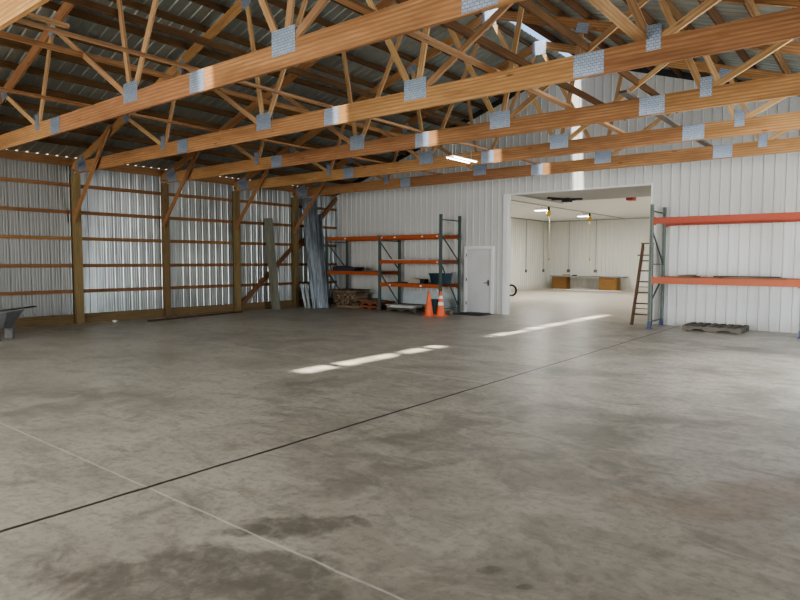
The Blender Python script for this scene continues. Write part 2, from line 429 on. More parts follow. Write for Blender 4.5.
# partition wall: white liner with an opening (14 x 12 ft) and a man door
XO1, XO2, ZO = -9.21, -4.98, 3.66
XD0, XD1, ZD = -10.70, -9.685, 2.08
def back_seg(mb, x0, x1, z0):
    def fn(s, d): return ((s, YB - d, z0), (s, YB - d, z_roof(abs(s - XC)) - .17))
    cuts = [x0] + ([XC] if x0 < XC < x1 else []) + [x1]
    for a, b in zip(cuts, cuts[1:]): ribbed(mb, a, b, fn, .1, LINER)
mb = MB(); back_seg(mb, XL - .1, XD0 + .02, .06); back_seg(mb, XD0 + .02, XD1 - .02, ZD - .02); back_seg(mb, XD1 - .02, XO1, .0); back_seg(mb, XO1, XO2, ZO); back_seg(mb, XO2, XR, .0)
mb.box(XL - .1, XO1, YB + .14, YB + .16, 0, ZO); mb.box(XO2, XR, YB + .14, YB + .16, 0, ZO); mb.box(XL - .1, XR, YB + .14, YB + .16, ZO, 4.2)
struct('wall_back', mb, 'liner')
mb = MB()
for sg in (-1, 1):
    p = [(XC + sg * 9.3, YB - .03, z_roof(9.3) - .17), (XC, YB - .03, z_roof(0) - .17), (XC, YB - .03, z_roof(0) + .012), (XC + sg * 9.3, YB - .03, z_roof(9.3) + .012)]
    mb.prism(p, (0, .03, 0))
struct('trim_1', mb, 'darktrim')
mb = MB(); mb.box(XO1 - .13, XO1 + .012, YB - .035, YB + .17, 0, ZO + .012); mb.box(XO2 - .012, XO2 + .03, YB - .035, YB + .17, 0, ZO + .012); mb.box(XO1 - .13, XO2 + .03, YB - .03, YB + .17, ZO - .012, ZO + .02)
struct('trim_2', mb, 'white')
mb = MB(); mb.box(XL + 1, XD0, YB - .016, YB, 0, .06)
struct('baseboard_back', mb, 'liner')
# right wall with a wide sliding-door opening, front gable with its open doorway
mb = MB()
for a, b, z0 in ((YF, 5.0, 0), (5.0, 15.2, 3.5), (15.2, YB, 0)):
    ribbed(mb, a, b, lambda s, d: ((XR - d, s, z0), (XR - d, s, z_roof(XR - XC) - .01)))
struct('wall_right', mb, 'liner')
mb = MB()
for a, b, z0 in ((XS, -14.6, 0), (-14.6, XC, 3.7), (XC, -1.0, 3.7), (-1.0, XR, 0)):
    ribbed(mb, a, b, lambda s, d: ((s, YF - d, z0), (s, YF - d, z_roof(abs(s - XC)) - .01)))
struct('wall_front', mb, 'liner')
# roof: ribbed steel on both slopes, open ridge slot in two runs
GAP = .15
mb = MB()
for sg in (-1, 1):
    ao = 9.312 if sg < 0 else 9.4
    def fn(s, d):
        return ((XC + sg * GAP, s, z_roof(GAP) + d), (XC + sg * ao, s, z_roof(ao) + d))
    ribbed(mb, YF - .3, YB + .2, fn, .03, PLAIN)
struct('ceiling', mb, 'roof')
mb = MB()
for ya, yb in ((YF - .3, 2.0), (5.85, 7.75)):
    for sg in (-1, 1):
        mb.prism([(XC, ya, 7.41), (XC + sg * .24, ya, 7.33), (XC + sg * .24, ya, 7.345), (XC, ya, 7.425)], (0, yb - ya, 0))
struct('trim_3', mb, 'roof')  # unseen ridge covers, placed to break the sun stripe on the floor
# back room
mb = MB(); ribbed(mb, YB + .16, Y2, lambda s, d: ((XI + d, s, 0), (XI + d, s, ZI)), .02, LINER)
struct('wall_back_room_left', mb, 'liner2')
mb = MB(); ribbed(mb, XI, XR, lambda s, d: ((s, Y2 - d, 0), (s, Y2 - d, ZI)), .05, LINER)
struct('wall_back_room_far', mb, 'liner2')
struct('wall_back_room_right', MB().box(XR, XR + .05, YB + .16, Y2, 0, ZI), 'liner2')
struct('ceiling_back_room', MB().box(XI - .05, XR + .05, YB + .16, Y2 + .05, ZI, ZI + .05), 'ceiling')
mb = MB(); mb.box(XI + .014, XI + .05, YB + .2, Y2 - .02, ZI - .05, ZI); mb.box(XI, XR, Y2 - .05, Y2 - .014, ZI - .05, ZI)
struct('trim_4', mb, 'conduit')

# man door
d = thing('door_1', ((XD0 + XD1) / 2, YB - .03, 0), None, None); d['kind'] = 'structure'
mb = MB(); fw = .06; e = .03
mb.box(XD0 - e, XD0 + fw, YB - .05, YB + .06, 0, ZD + e); mb.box(XD1 - fw, XD1 + e, YB - .05, YB + .06, 0, ZD + e); mb.box(XD0 + fw, XD1 - fw, YB - .05, YB + .06, ZD - fw, ZD + e)
struct('door_frame', mb, 'white', d)
struct('door_leaf', MB().box(XD0 + fw + .007, XD1 - fw - .007, YB - .012, YB + .03, .014, ZD - fw - .007), 'doorleaf', d, bevel=.003)
mb = MB(); hx = XD1 - .16; mb.lathe([(.0, -.001), (.03, 0), (.03, .012), (0, .013)], (0, 0, 0), 16)
hm = MB(); hm.tube([(hx, YB - .012, .96), (hx, YB - .075, .96), (hx - .02, YB - .08, .96), (hx - .13, YB - .08, .955)], .012, 10); hm.box(hx - .028, hx + .028, YB - .03, YB - .011, .87, 1.05)
struct('door_handle', hm, 'chrome', d)
for z in (.25, 1.0, 1.78):
    struct('hinge', MB().box(XD0 + fw - .012, XD0 + fw + .012, YB - .058, YB - .04, z, z + .1), 'chrome', d)
# overhead sectional door, rolled up under the back-room ceiling
d = thing('door_2', (-7.06, 18.6, 3.68), None, None); d['kind'] = 'structure'
for k in range(6):
    ya = 17.05 + k * .545
    struct('door_panel', MB().box(-9.05, -5.05, ya, ya + .535, 3.70, 3.745), 'greydoor', d)
for x in (-9.12, -4.98):
    struct('door_track', MB().box(x - .03, x + .03, 16.98, 20.6, 3.66, 3.72), 'conduit', d)
struct('torsion_spring', MB().tube([(-9.1, 17.02, 3.84), (-5.0, 17.02, 3.84)], .05, 10), 'chrome', d)

# ================================================================== FRAMING
NAMES = {-1: 'outside the left edge of the view', 0: 'nearest the dark wheelbarrow', 1: 'behind the rusty bar on the floor', 2: 'just left of the leaning grey timber', 3: 'beside the leaning steel sheets'}
for i in range(-1, 4):
    if i == -1: continue
    y = Y0 + SP * i
for i, lab in ((-1, 'square brown timber wall post at the wheelbarrow tub'), (0, 'square brown timber wall post nearest the wheelbarrow handles'), (1, 'square brown timber wall post behind the rusty bar end'), (2, 'square brown timber wall post left of leaning grey timber'), (3, 'square brown timber wall post beside the leaning steel sheets')):
    y = Y0 + SP * i
    o = MB().beam((XL - .07, y, -.01), (XL - .07, y, ZC), .18, .14, (1, 0, 0)).build('timber_post', 'post', None, bevel=.004)
    tag(o, lab, 'post', 'timber posts of the left wall')
glab = ['lowest board girt of left steel wall, just above the skirt board', 'second girt up the left steel wall, at rack beam height', 'third girt up the left steel wall, middle of its height', 'fourth girt up the left steel wall', 'topmost flat girt of the left steel wall, under the eave board']
for k, z in enumerate((.836, 1.50, 2.195, 2.865, 3.545)):
    o = MB().beam((XL - .16, 1.2, z), (XL - .16, YB - .02, z), .038, .09).build('wall_girt', 'girt')
    tag(o, glab[k], 'girt', 'wooden girts on the left steel wall')
o = MB().beam((XL - .16, 1.2, .125), (XL - .16, YB - .02, .125), .038, .25).build('skirt_board', 'post')
tag(o, 'brown treated skirt board along the foot of the left steel wall', 'board')
zt = z_roof(XC - (XL - .16))
o = MB().beam((XL - .16, 1.2, zt - .1115), (XL - .16, YB - .02, zt - .1115), .038, .215).build('eave_board', 'girt')
tag(o, 'wide orange-brown eave board along the top of the left steel wall', 'board')
# boards stacked on edge at the base of partition end (girt stubs behind rack) -> diagonal wall braces
o = MB().beam((XL - .115, Y0 + SP * 2 + .06, .12), (XL - .115, Y0 + SP * 3 - .06, 2.12), .04, .14, (0, 0, 1)).build('diagonal_wall_brace', 'girt')
tag(o, 'long diagonal plank brace behind the leaning grey timber on left wall', 'brace')
o = MB().beam((XL - .115, Y0 + SP * 3 + .12, 2.05), (XL - .115, YB - .03, 3.98), .04, .14, (0, 0, 1)).build('diagonal_wall_brace', 'girt')
tag(o, 'diagonal plank brace in the far corner above the leaning steel sheets', 'brace')

# --- trusses
def chord_piece(x0, x1, y, cam=0.):
    return MB().beam((x0 + .002, y, ZC + CH / 2), (x1 - .002, y, ZC + CH / 2), .045, CH)
XT = XC - .03
A, B, T1, T2, T3 = 1.70, 5.02, 2.15, 4.28, 6.5
def make_truss(i):
    y = Y0 + SP * i
    r = thing('roof_truss', (XT, y, ZC), 'x', 'truss', 'timber roof trusses')
    for a, b in ((-9.15, -4.28), (-4.28, 0), (0, 4.28), (4.28, 9.15)):
        chord_piece(XT + a, XT + b, y).build('bottom_chord', 'truss', r)
    for sg in (-1, 1):
        hv = .2
        p0 = V((XT + sg * 9.3, y, z_under(9.3) + hv / 2)); p1 = V((XT + sg * .0, y, z_under(0) + hv / 2))
        MB().beam(p0, p1, .045, hv * .949, (0, 0, 1)).build('top_chord', 'truss', r)
        def web(a0, a1, z0=ZC + CH - .02):
            MB().beam((XT + sg * a0, y, z0), (XT + sg * a1, y, z_under(a1) + .03), .036, .089, (0, 0, 1) if abs(a1 - a0) > .5 else (1, 0, 0)).build('web', 'brace', r)
        web(A - .07, .03); web(A + .03, T1); web(A + .12, T2 - .05); web(B - .05, T2 + .05); web(B + .06, T3)
        # nail plates, one pair (both faces) per joint
        def plate(a, z, w, h, rot=0.):
            mb = MB()
            for f in (-1, 1):
                yy = y + f * .0245; c, s_ = math.cos(rot), math.sin(rot)
                pts = [(-w/2, -h/2), (w/2, -h/2), (w/2, h/2), (-w/2, h/2)]
                P = [(XT + sg * a + u * c - v * s_, yy, z + u * s_ + v * c) for u, v in pts]
                mb.face(P if f < 0 else P[::-1], ([(u, v) for u, v in pts]) if f < 0 else [(u, v) for u, v in pts][::-1])
            mb.build('nail_plate', 'plate', r)
        zt = ZC + CH
        plate(A, zt + .005, .40, .29); plate(B, zt + .01, .16, .28); plate(4.28, ZC + CH / 2 + .005, .37, .27)
        rt = -sg * math.atan(1 / 3)
        for a in (T1, T2, T3): plate(a, z_under(a) + .03, .26, .18, rt)
        plate(8.85, ZC + .25, .46, .20, rt); plate(8.75, ZC + .14, .42, .22)
        if sg < 0:
            plate(0, z_under(0) + .02, .36, .34); plate(0, ZC + CH / 2, .33, .27)
    return r
proto = make_truss(-2)
tl = {-2: 'nearest roof truss, its wide pale chord crossing the top left corner', -1: 'second roof truss, chord running from left edge up to top middle', 0: 'roof truss landing on the post nearest the wheelbarrow handles', 1: 'roof truss landing on the post behind the rusty bar', 2: 'roof truss landing on the post left of leaning grey timber', 3: 'farthest roof truss, just before the white partition wall'}
proto['label'] = tl[-2]
for i in range(-1, 4):
    dup(proto, (0, SP * (i + 2), 0), tl[i])

# knee braces from post to truss
kl = {0: 'wooden knee brace on the post nearest the wheelbarrow handles', 1: 'wooden knee brace on the post behind the rusty bar', 2: 'wooden knee brace on the post left of leaning grey timber', 3: 'wooden knee brace on the post beside the leaning steel sheets'}
for i in range(0, 4):
    y = Y0 + SP * i - .1101
    a1 = 7.2
    o = MB().beam((XL - .02, y, 2.62), (XC - a1, y, z_under(a1) + .12), .04, .12, (0, 0, 1)).build('knee_brace', 'truss')
    tag(o, kl[i], 'brace', 'knee braces of the left wall posts')

# purlins on edge across the top chords
k = 0
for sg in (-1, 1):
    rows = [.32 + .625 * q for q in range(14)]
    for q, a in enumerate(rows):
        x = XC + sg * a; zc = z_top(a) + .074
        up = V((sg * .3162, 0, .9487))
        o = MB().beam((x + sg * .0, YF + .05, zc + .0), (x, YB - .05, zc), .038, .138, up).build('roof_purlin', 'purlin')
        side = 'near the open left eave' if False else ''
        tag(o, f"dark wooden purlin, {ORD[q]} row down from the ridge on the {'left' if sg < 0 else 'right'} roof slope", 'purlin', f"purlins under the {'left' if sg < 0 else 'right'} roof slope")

# longitudinal bracing that ties the trusses together
def lateral(x, z, y0, y1, w, h, m, label, up=(0, 0, 1)):
    o = MB().beam((x, y0, z), (x, y1, z), w, h, up).build('lateral_brace', m)
    return tag(o, label, 'brace', 'long braces tying the trusses')
yT = lambda i: Y0 + SP * i
ztop = ZC + CH
lateral(-7.22, ztop + .019, yT(-2) - .3, yT(3) + .5, .06, .038, 'brace', 'pale bright-edged brace along the middle of the truss chords')
lateral(-6.98, ztop + .019, yT(-2) - .3, yT(-2) + .75, .06, .038, 'brace', 'short board stub beside the middle brace, near the nearest truss')
lateral(-10.30, ztop + .019, yT(-2) - .6, yT(3) + .5, .089, .038, 'truss', 'thin brace lying on the chords over the left half of the floor')
lateral(-4.20, ztop + .019, yT(-2) - .3, yT(2) + .3, .10, .038, 'brace', 'brown brace on the chords right of the middle, in shadow')
lateral(-2.30, ztop + .019, yT(-2) - .3, yT(0) + .1, .13, .038, 'brace', 'pale wide brace ending at the small nail plate, top right')
# the upper ones are nailed to the faces of web members
lateral(-10.38, 4.96, yT(-2) - .5, yT(3) + .3, .038, .089, 'truss', 'brace nailed along the slanting outer webs left of the ridge')
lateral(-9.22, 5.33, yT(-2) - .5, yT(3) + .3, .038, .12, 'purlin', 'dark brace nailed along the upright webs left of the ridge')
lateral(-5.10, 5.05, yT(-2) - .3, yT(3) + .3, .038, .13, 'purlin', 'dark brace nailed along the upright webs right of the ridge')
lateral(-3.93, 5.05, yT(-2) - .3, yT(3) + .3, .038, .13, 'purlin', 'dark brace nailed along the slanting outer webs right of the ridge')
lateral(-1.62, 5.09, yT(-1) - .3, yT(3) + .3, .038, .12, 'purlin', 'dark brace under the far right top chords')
lateral(-3.2, ztop + .019, yT(1) - .45, yT(3) + .3, .12, .038, 'greywood', 'weathered brace with a cut end on the third chord')

# strip light hung under the chords
t = thing('strip_light', (-7.16, 11.0, 3.75), 'lit two-tube strip light hung between the middle truss chords', 'light')
MB().box(-7.28, -7.04, 10.62, 11.50, 3.795, 3.775).build('light_housing', 'white', t)
for dx in (-.09, .09):
    MB().tube([(-7.16 + dx, 10.64, 3.775), (-7.16 + dx, 11.48, 3.775)], .017, 10).build('fluorescent_tube', 'tube', t, smooth=True)
mb = MB(); mb.tube([(-7.16, 10.70, 3.81), (-7.16, 10.70, 4.03), (-7.215, 10.70, 4.116)], .006, 6); mb.tube([(-7.16, 11.42, 3.81), (-7.16, 11.42, 4.03), (-7.215, 11.42, 4.116)], .006, 6)
mb.build('hanging_wire', 'conduit', t)

# ================================================================== PALLET RACKS
def rack_frame(root, x, yf, yb, h, um, wx=.076, wy=.072, zig=False):
    fr = bpy.data.objects.new('upright_frame', None); COL.objects.link(fr); fr.location = (x, (yf + yb) / 2, 0)
    fr.parent = root; fr.matrix_parent_inverse = Matrix.Translation(root.location).inverted()
    for y in (yf, yb):
        mb = MB().post(x, y, .006, h, wx, wy); mb.box(x - .07, x + .07, y - .06, y + .06, 0, .008)
        mb.build('post', um, fr)
    y0, y1 = yf + wy / 2, yb - wy / 2
    zs = [.18]
    n = max(2, int((h - .4) / .62))
    for z in (.16, h - .16) + ((h * .52,) if h > 2.7 else ()):
        MB().beam((x, y0, z), (x, y1, z), .03, .03).build('strut', 'strut', fr)
    m = h * .52
    for (za, zb) in ((.62, m - .35) if zig else (m - .05 if h > 2.7 else h * .5, .2), (h - .62, m + .04) if h > 2.7 else (h - .22, h * .55)):
        MB().beam((x, y0, za), (x, y1, zb), .03, .03).build('diagonal_strut', 'strut', fr)
    return fr
def rack_beam(root, x0, x1, y, z, m, hgt=.115, stickers=(), face=-1, w=.045):
    o = MB().box(x0, x1, y - w / 2, y + w / 2, z - hgt / 2, z + hgt / 2).build('beam', m, root, bevel=.006)
    for sx in stickers:
        MB().box(sx - .035, sx + .035, y - w / 2 - .0015, y - w / 2 + .001, z - .025, z + .022).build('sticker', 'sticker', o)
    for xe in (x0, x1):
        s = 1 if xe == x0 else -1
        MB().box(xe - .004, xe + s * .05, y - w / 2 - .006, y + w / 2, z - hgt / 2 - .03, z + hgt / 2 + .02).build('beam_bracket', m, o)
    return o
r = thing('pallet_rack', (-13.2, 16, 0), 'two-bay green and orange pallet rack left of the white door', 'rack')
RX = (-15.66, -13.2, -10.76); YFR, YBK = 15.48, 16.52
rack_frame(r, RX[0], YFR, YBK, 2.46, 'upright'); rack_frame(r, RX[1], YFR, YBK, 2.46, 'upright'); rack_frame(r, RX[2], YFR, YBK, 3.06, 'upright')
bays = [(RX[0] + .038, RX[1] - .038, ((2.40, (-14.75,)), (1.22, ()))), (RX[1] + .038, RX[2] - .038, ((2.40, (-13.1, -12.55, -11.45, -10.88)), (1.61, (-10.86,)), (.86, (-12.75, -11.5))))]
for x0, x1, rows in bays:
    for z, st in rows:
        rack_beam(r, x0, x1, YFR, z, 'orange', stickers=st)
        rack_beam(r, x0, x1, YBK, z, 'orange')
r = thing('pallet_rack', (-3, 16.1, 0), 'tall two-beam red pallet rack on the right, against white wall', 'rack')
RX2 = (-4.61, -1.46); YF2, YB2 = 15.62, 16.66
rack_frame(r, RX2[0], YF2, YB2, 3.03, 'upright2', zig=True); rack_frame(r, RX2[1], YF2, YB2, 3.03, 'upright2', zig=True)
x0, x1 = RX2[0] + .038, RX2[1] - .038
rack_beam(r, x0, x1, YF2, 2.63, 'redbeam', .15); rack_beam(r, x0, x1, YB2, 2.63, 'redbeam', .15)
rack_beam(r, x0, x1, YF2, 1.185, 'salmon', .155); rack_beam(r, x0, x1, YB2, 1.185, 'salmon', .155)

# ================================================================== LOOSE THINGS
# leaning timber and steel sheets, left corner
o = MB().beam((-15.95, 13.40, .0), (-16.24, 13.34, 3.03), .23, .17, (1, 0, 0)).build('leaning_timber', 'treated', None, bevel=.004)
tag(o, 'thick grey-green treated timber leaning against the left wall', 'timber')
def lean_sheet(x0, y0, x1, y1, z1, w, m, label, yaw=0.):
    p0, p1 = V((x0, y0, .0)), V((x1, y1, z1)); d = p1 - p0; L = d.length; d.normalize()
    wd = V((math.sin(yaw), math.cos(yaw), 0)); wd = (wd - d * wd.dot(d)).normalized(); nn = wd.cross(d).normalized()
    if nn.x < 0: nn = -nn
    mb = MB(); n = max(1, round(w / .10)); pw = w / n; pts = []
    for k in range(n): pts += [(k * pw, 0), (k * pw + pw * .3, 0), (k * pw + pw * .45, .022), (k * pw + pw * .8, .022)]
    pts.append((w, 0))
    for (a, da), (b, db) in zip(pts, pts[1:]):
        q = [p0 + wd * (a - w/2) + nn * da, p0 + wd * (b - w/2) + nn * db]
        mb.face([q[0], q[1], q[1] + d * L, q[0] + d * L])
    o = mb.build('steel_sheet', m)
    md = o.modifiers.new('gauge', 'SOLIDIFY'); md.thickness = .004
    return tag(o, label, 'metal sheet', 'steel sheets leaning in the left corner')
lean_sheet(-15.62, 14.87, -16.26, 14.98, 3.82, .20, 'sheet', 'tall grey steel sheet leaning next to the corner post', .5)
lean_sheet(-15.50, 14.96, -16.22, 15.16, 3.86, .26, 'sheet', 'tall grey steel sheet leaning, second from the wall post', .5)
lean_sheet(-15.42, 14.93, -16.20, 15.36, 3.80, .24, 'sheet', 'tall grey steel sheet leaning, third from the wall post', .5)
lean_sheet(-15.30, 15.05, -16.18, 15.58, 3.30, .24, 'sheet', 'pale grey steel sheet leaning nearest the pallet rack', .5)
lean_sheet(-15.48, 14.70, -16.20, 14.94, 2.72, .13, 'sheet', 'narrow ribbed steel strip leaning, shoulder high, over taller sheets', .5)
lean_sheet(-15.72, 14.53, -16.05, 14.60, .84, .10, 'brightsheet', 'short shiny steel strip leaning beside the wall post', .5)
lean_sheet(-15.58, 14.55, -15.94, 14.72, .84, .11, 'brightsheet', 'short shiny steel strip leaning, right one of the pair', .5)
# rusty bar on the floor, white scrap
o = MB().beam((-15.50, 8.62, .022), (-16.05, 12.1, .022), .05, .045).build('steel_bar', 'rustbar'); tag(o, 'long dark rusty steel bar lying on the floor along the left wall', 'bar')
bm_ = MB(); bm_.lathe([(.0, 0), (.07, .004), (.075, .03), (.045, .05), (0, .052)], (-16.12, 8.03, 0), 9, 1.1, .8); o = bm_.build('paper_scrap', 'whiteboard', None, smooth=False); tag(o, 'small crumpled white scrap on the floor by the left wall', 'scrap')

# wheelbarrow, cut by the left frame edge
wb_c = V((-14.70, 4.42, 0)); ax = V((math.cos(math.radians(38.6)), math.sin(math.radians(38.6)), 0))   # length axis towards the handles
ang = math.radians(38.6)
t = thing('wheelbarrow', tuple(wb_c), 'dark grey wheelbarrow with loop handles at the left wall', 'wheelbarrow', rz=ang)
W2 = Matrix.Translation(wb_c) @ Matrix.Rotation(ang, 4, 'Z')
def wmb(mb):
    mb.v = [tuple(W2 @ V(v)) for v in mb.v]; return mb
def tub(mb, ztop, zbot, top, bot, th=.02):
    def ring(d, z, ins=0):
        x0, x1, w = d; x0 += ins; x1 -= ins; w -= ins; r = .07
        return [V((x0, -w + r, z)), V((x0 + r, -w, z)), V((x1 - r, -w, z)), V((x1, -w + r, z)), V((x1, w - r, z)), V((x1 - r, w, z)), V((x0 + r, w, z)), V((x0, w - r, z))]
    R = [ring(bot, zbot), ring(top, ztop), ring((top[0]-.03, top[1]+.03, top[2]+.03), ztop + .004), ring((top[0]-.03, top[1]+.03, top[2]+.03), ztop + .022), ring(top, ztop + .022, th), ring(bot, zbot + .02, th)]
    for a, b in zip(R, R[1:]):
        for k in range(8): mb.face([a[k], a[(k+1) % 8], b[(k+1) % 8], b[k]])
    mb.face(R[0][::-1]); mb.face(R[-1]); return mb
wmb(tub(MB(), .57, .25, (-1.0, .81, .33), (-.75, .66, .22))).build('tub', 'poly', t, bevel=.006)
for s in (-1, 1):
    wmb(MB().box(.46, .63, s * .23 - .035, s * .23 + .035, 0, .26)).build('leg', 'poly', t, bevel=.005)
    wmb(MB().tube([(-.9, s * .10, .2), (-.2, s * .18, .23), (.5, s * .22, .24)], .017, 8)).build('handle_bar', 'black', t, smooth=True)
wmb(MB().tube([(.55, .28, .60), (.75, .30, .63), (1.0, .28, .665), (1.13, .2, .68), (1.16, 0, .68), (1.13, -.2, .68), (1.0, -.28, .665), (.75, -.30, .63), (.55, -.28, .60)], .016, 8)).build('loop_handle', 'black', t, smooth=True)
mb = MB(); mb.tube([(-1.12 + .2 * math.cos(a * PI / 12), 0, .24 + .2 * math.sin(a * PI / 12)) for a in range(24)], .045, 10, True); wmb(mb).build('wheel', 'black', t, smooth=True)

# scrap timber pile under the left rack bay
def board(name, p0, p1, w, h, m, label, cat, group):
    o = MB().beam(p0, p1, w, h).build(name, m); return tag(o, label, cat, group)
z = 0.0
rows = [0.075, .16, .25, .335, .42, .505, .60, .68]
rl = ['bottom', 'second', 'third', 'fourth', 'fifth', 'sixth', 'seventh', 'top']
# two bearers on the floor
for y in (15.72, 16.28):
    board('bearer', (-15.55, y, .035), (-14.25, y, .035), .09, .07, 'old', 'dark bearer timber on the floor under the scrap pile', 'timber', 'bearers under the scrap pile')
zz = .07
for li in range(8):
    h = random.choice((.07, .085, .075, .09)) if li not in (3,) else .04
    if li in (3, 6):                                    # layer of long boards along x
        xe = -14.05 if li == 3 else -14.28
        for y in (15.68, 15.9, 16.12, 16.34):
            board('scrap_board', (-15.55 + random.uniform(-.03, .05), y, zz + .02), (xe + random.uniform(-.15, .1), y + random.uniform(-.02, .02), zz + .02), .17, .036, 'old', f'brown scrap board lying lengthwise, {rl[li]} layer of the pile', 'board', f'lengthwise boards in the {rl[li]} layer')
        zz += .04
        continue
    x = -15.55 + random.uniform(0, .06)
    lim = -14.25 if li < 3 else (-14.45 if li < 6 else -14.6)
    while x < lim:
        w = random.choice((.09, .14, .09, .19, .11)); hh = h * random.choice((1, 1, .8, .55))
        if x + w > lim: break
        ya = 15.60 + random.uniform(-.02, .09)
        board('scrap_block', (x + w / 2, ya, zz + hh / 2), (x + w / 2, 16.42 + random.uniform(-.1, .05), zz + hh / 2), w - .008, hh - .003, 'old', f'short brown scrap block, end on, {rl[li]} layer of the pile', 'board', f'scrap blocks in the {rl[li]} layer')
        x += w
    zz += h
for y, dx in ((15.7, 0), (15.95, -.12), (16.2, .06)):
    board('scrap_board', (-15.5, y, zz + .02), (-14.4 + dx, y, zz + .02), .16, .038, 'old', 'brown scrap board lying lengthwise on top of the pile', 'board', 'lengthwise boards on top of the pile')

def pallet(x0, x1, y0, y1, z0, m, label, group, nd=7, h=.125, along='x', gap=.55):
    """deck boards run across `along`; three stringers"""
    r = thing('wooden_pallet', ((x0 + x1) / 2, (y0 + y1) / 2, z0), label, 'pallet', group)
    dk = .018; bw = .095
    if along == 'x':                                    # stringers along x, deck boards along y
        for y in (y0 + .025, (y0 + y1) / 2, y1 - .025):
            mb = MB(); L = x1 - x0; zb, zt2 = z0 + dk, z0 + h - dk
            # notched stringer
            xs = [x0, x0 + .16*L, x0 + .20*L, x0 + .36*L, x0 + .40*L, x0 + .60*L, x0 + .64*L, x0 + .80*L, x0 + .84*L, x1]
            n = zb + .04
            poly = [(xs[0], zb), (xs[1], zb), (xs[2], n), (xs[3], n), (xs[4], zb), (xs[5], zb), (xs[6], n), (xs[7], n), (xs[8], zb), (xs[9], zb), (xs[9], zt2), (xs[0], zt2)]
            mb.prism([(px, y - .019, pz) for px, pz in poly], (0, .038, 0)); mb.build('stringer', m, r)
        for k in range(nd):
            x = x0 + bw / 2 + (x1 - x0 - bw) * k / (nd - 1)
            MB().beam((x, y0, z0 + h - dk / 2), (x, y1, z0 + h - dk / 2), bw, dk).build('deck_board', m, r)
        for k in (0, .5, 1):
            x = x0 + bw / 2 + (x1 - x0 - bw) * k
            MB().beam((x, y0, z0 + dk / 2), (x, y1, z0 + dk / 2), bw, dk).build('bottom_board', m, r)
    return r
pallet(-14.22, -13.34, 15.62, 16.45, 0, 'redwood', 'reddish wooden pallet on the floor, under its twin', 'reddish pallets')
pallet(-14.20, -13.36, 15.64, 16.45, .127, 'redwood', 'reddish wooden pallet stacked on its twin beside scrap pile', 'reddish pallets')
board('scrap_board', (-14.3, 15.75, .275), (-13.3, 15.80, .275), .15, .035, 'old', 'brown plank lying across the reddish pallets, front one', 'board', 'planks on the reddish pallets')
board('scrap_board', (-14.25, 16.1, .275), (-13.4, 16.05, .275), .18, .035, 'old', 'brown plank lying across the reddish pallets, rear one', 'board', 'planks on the reddish pallets')
pallet(-12.95, -11.75, 15.55, 16.45, 0, 'greywood', 'dark weathered pallet on the rack floor, under white boards', 'grey pallets')
for k, (dx, w, dy) in enumerate(((0, 1.05, 0), (.08, .95, .05), (-.06, 1.15, -.03))):
    o = MB().box(-12.9 + dx, -12.9 + dx + w, 15.52 + dy, 16.0 + dy, .127 + .028 * k, .127 + .028 * k + .024).build('white_panel', 'whiteboard')
    tag(o, f"white panel lying on the dark pallet, {['lowest', 'middle', 'topmost'][k]} of three", 'panel', 'white panels on the dark pallet')
o = MB().beam((-12.95, 16.25, .165), (-11.6, 16.25, .165), .30, .075).build('dark_plank', 'old'); tag(o, 'dark thick plank behind the white panels on the pallet', 'plank')
o = MB().box(-14.6, -10.95, 16.66, 16.69, 0, .60); o.v = [(x, y + (.075 if z_ > .3 else 0), z_) for x, y, z_ in o.v]; o = o.build('foam_panel', 'foam'); tag(o, 'long pale blue-grey panel leaning on the wall behind the rack', 'panel')

# things on the left rack
def bin_(name, c, top, bot, h, m, label, cat, rim=.02, handles=True):
    r = thing(name, c, label, cat)
    mb = MB(); n = 28
    def ring(a, b, z): 
        pts = []
        for k in range(n):
            t_ = 2 * PI * k / n; ct, st = math.cos(t_), math.sin(t_); e = .45
            pts.append(V((c[0] + a * math.copysign(abs(ct) ** e, ct), c[1] + b * math.copysign(abs(st) ** e, st), c[2] + z)))
        return pts
    R = [ring(*bot, 0), ring(*top, h), ring(top[0] + rim, top[1] + rim, h), ring(top[0] + rim, top[1] + rim, h + .025), ring(top[0] - .01, top[1] - .01, h + .025), ring(bot[0] - .01, bot[1] - .01, .012)]
    for a, b in zip(R, R[1:]):
        for k in range(n): mb.face([a[k], a[(k+1) % n], b[(k+1) % n], b[k]])
    mb.face(R[0][::-1]); mb.face(R[-1]); mb.build('bin_body', m, r, smooth=True)
    if handles:
        for s in (-1, 1):
            x = c[0] + s * (top[0] + rim)
            MB().tube([(x - s*.01, c[1] - .08, c[2] + h), (x + s * .05, c[1] - .07, c[2] + h - .02), (x + s * .05, c[1] + .07, c[2] + h - .02), (x - s*.01, c[1] + .08, c[2] + h)], .01, 8).build('handle', m, r, smooth=True)
    return r
zb = .918
# wire deck boards that carry the goods
o = MB().box(-13.08, -10.88, 15.53, 16.47, zb, zb + .012).build('shelf_deck', 'old'); tag(o, 'thin dark board deck on the lowest orange beams', 'deck')
o = MB().box(-15.55, -13.3, 15.50, 16.50, 1.278, 1.292).build('shelf_deck', 'old'); tag(o, 'thin dark board deck on the left bay middle beams', 'deck')
zb += .012
bin_('storage_tub', (-11.02, 15.86, zb), (.33, .25), (.27, .20), .30, 'bluebin', 'dark blue-green plastic tub on the lowest rack shelf', 'tub')
r = thing('tan_block', (-11.9, 15.75, zb), 'tan rounded block with a dark end on the lowest rack shelf', 'block')
mb = MB(); mb.prism([(-12.15, 15.62, zb), (-11.66, 15.62, zb), (-11.66, 15.62, zb + .1), (-11.72, 15.62, zb + .13), (-12.02, 15.62, zb + .15), (-12.13, 15.62, zb + .09)], (0, .3, 0)); mb.build('block_body', 'tan', r, bevel=.012)
MB().box(-11.66, -11.52, 15.63, 15.9, zb, zb + .135).build('dark_end', 'black', r, bevel=.008)
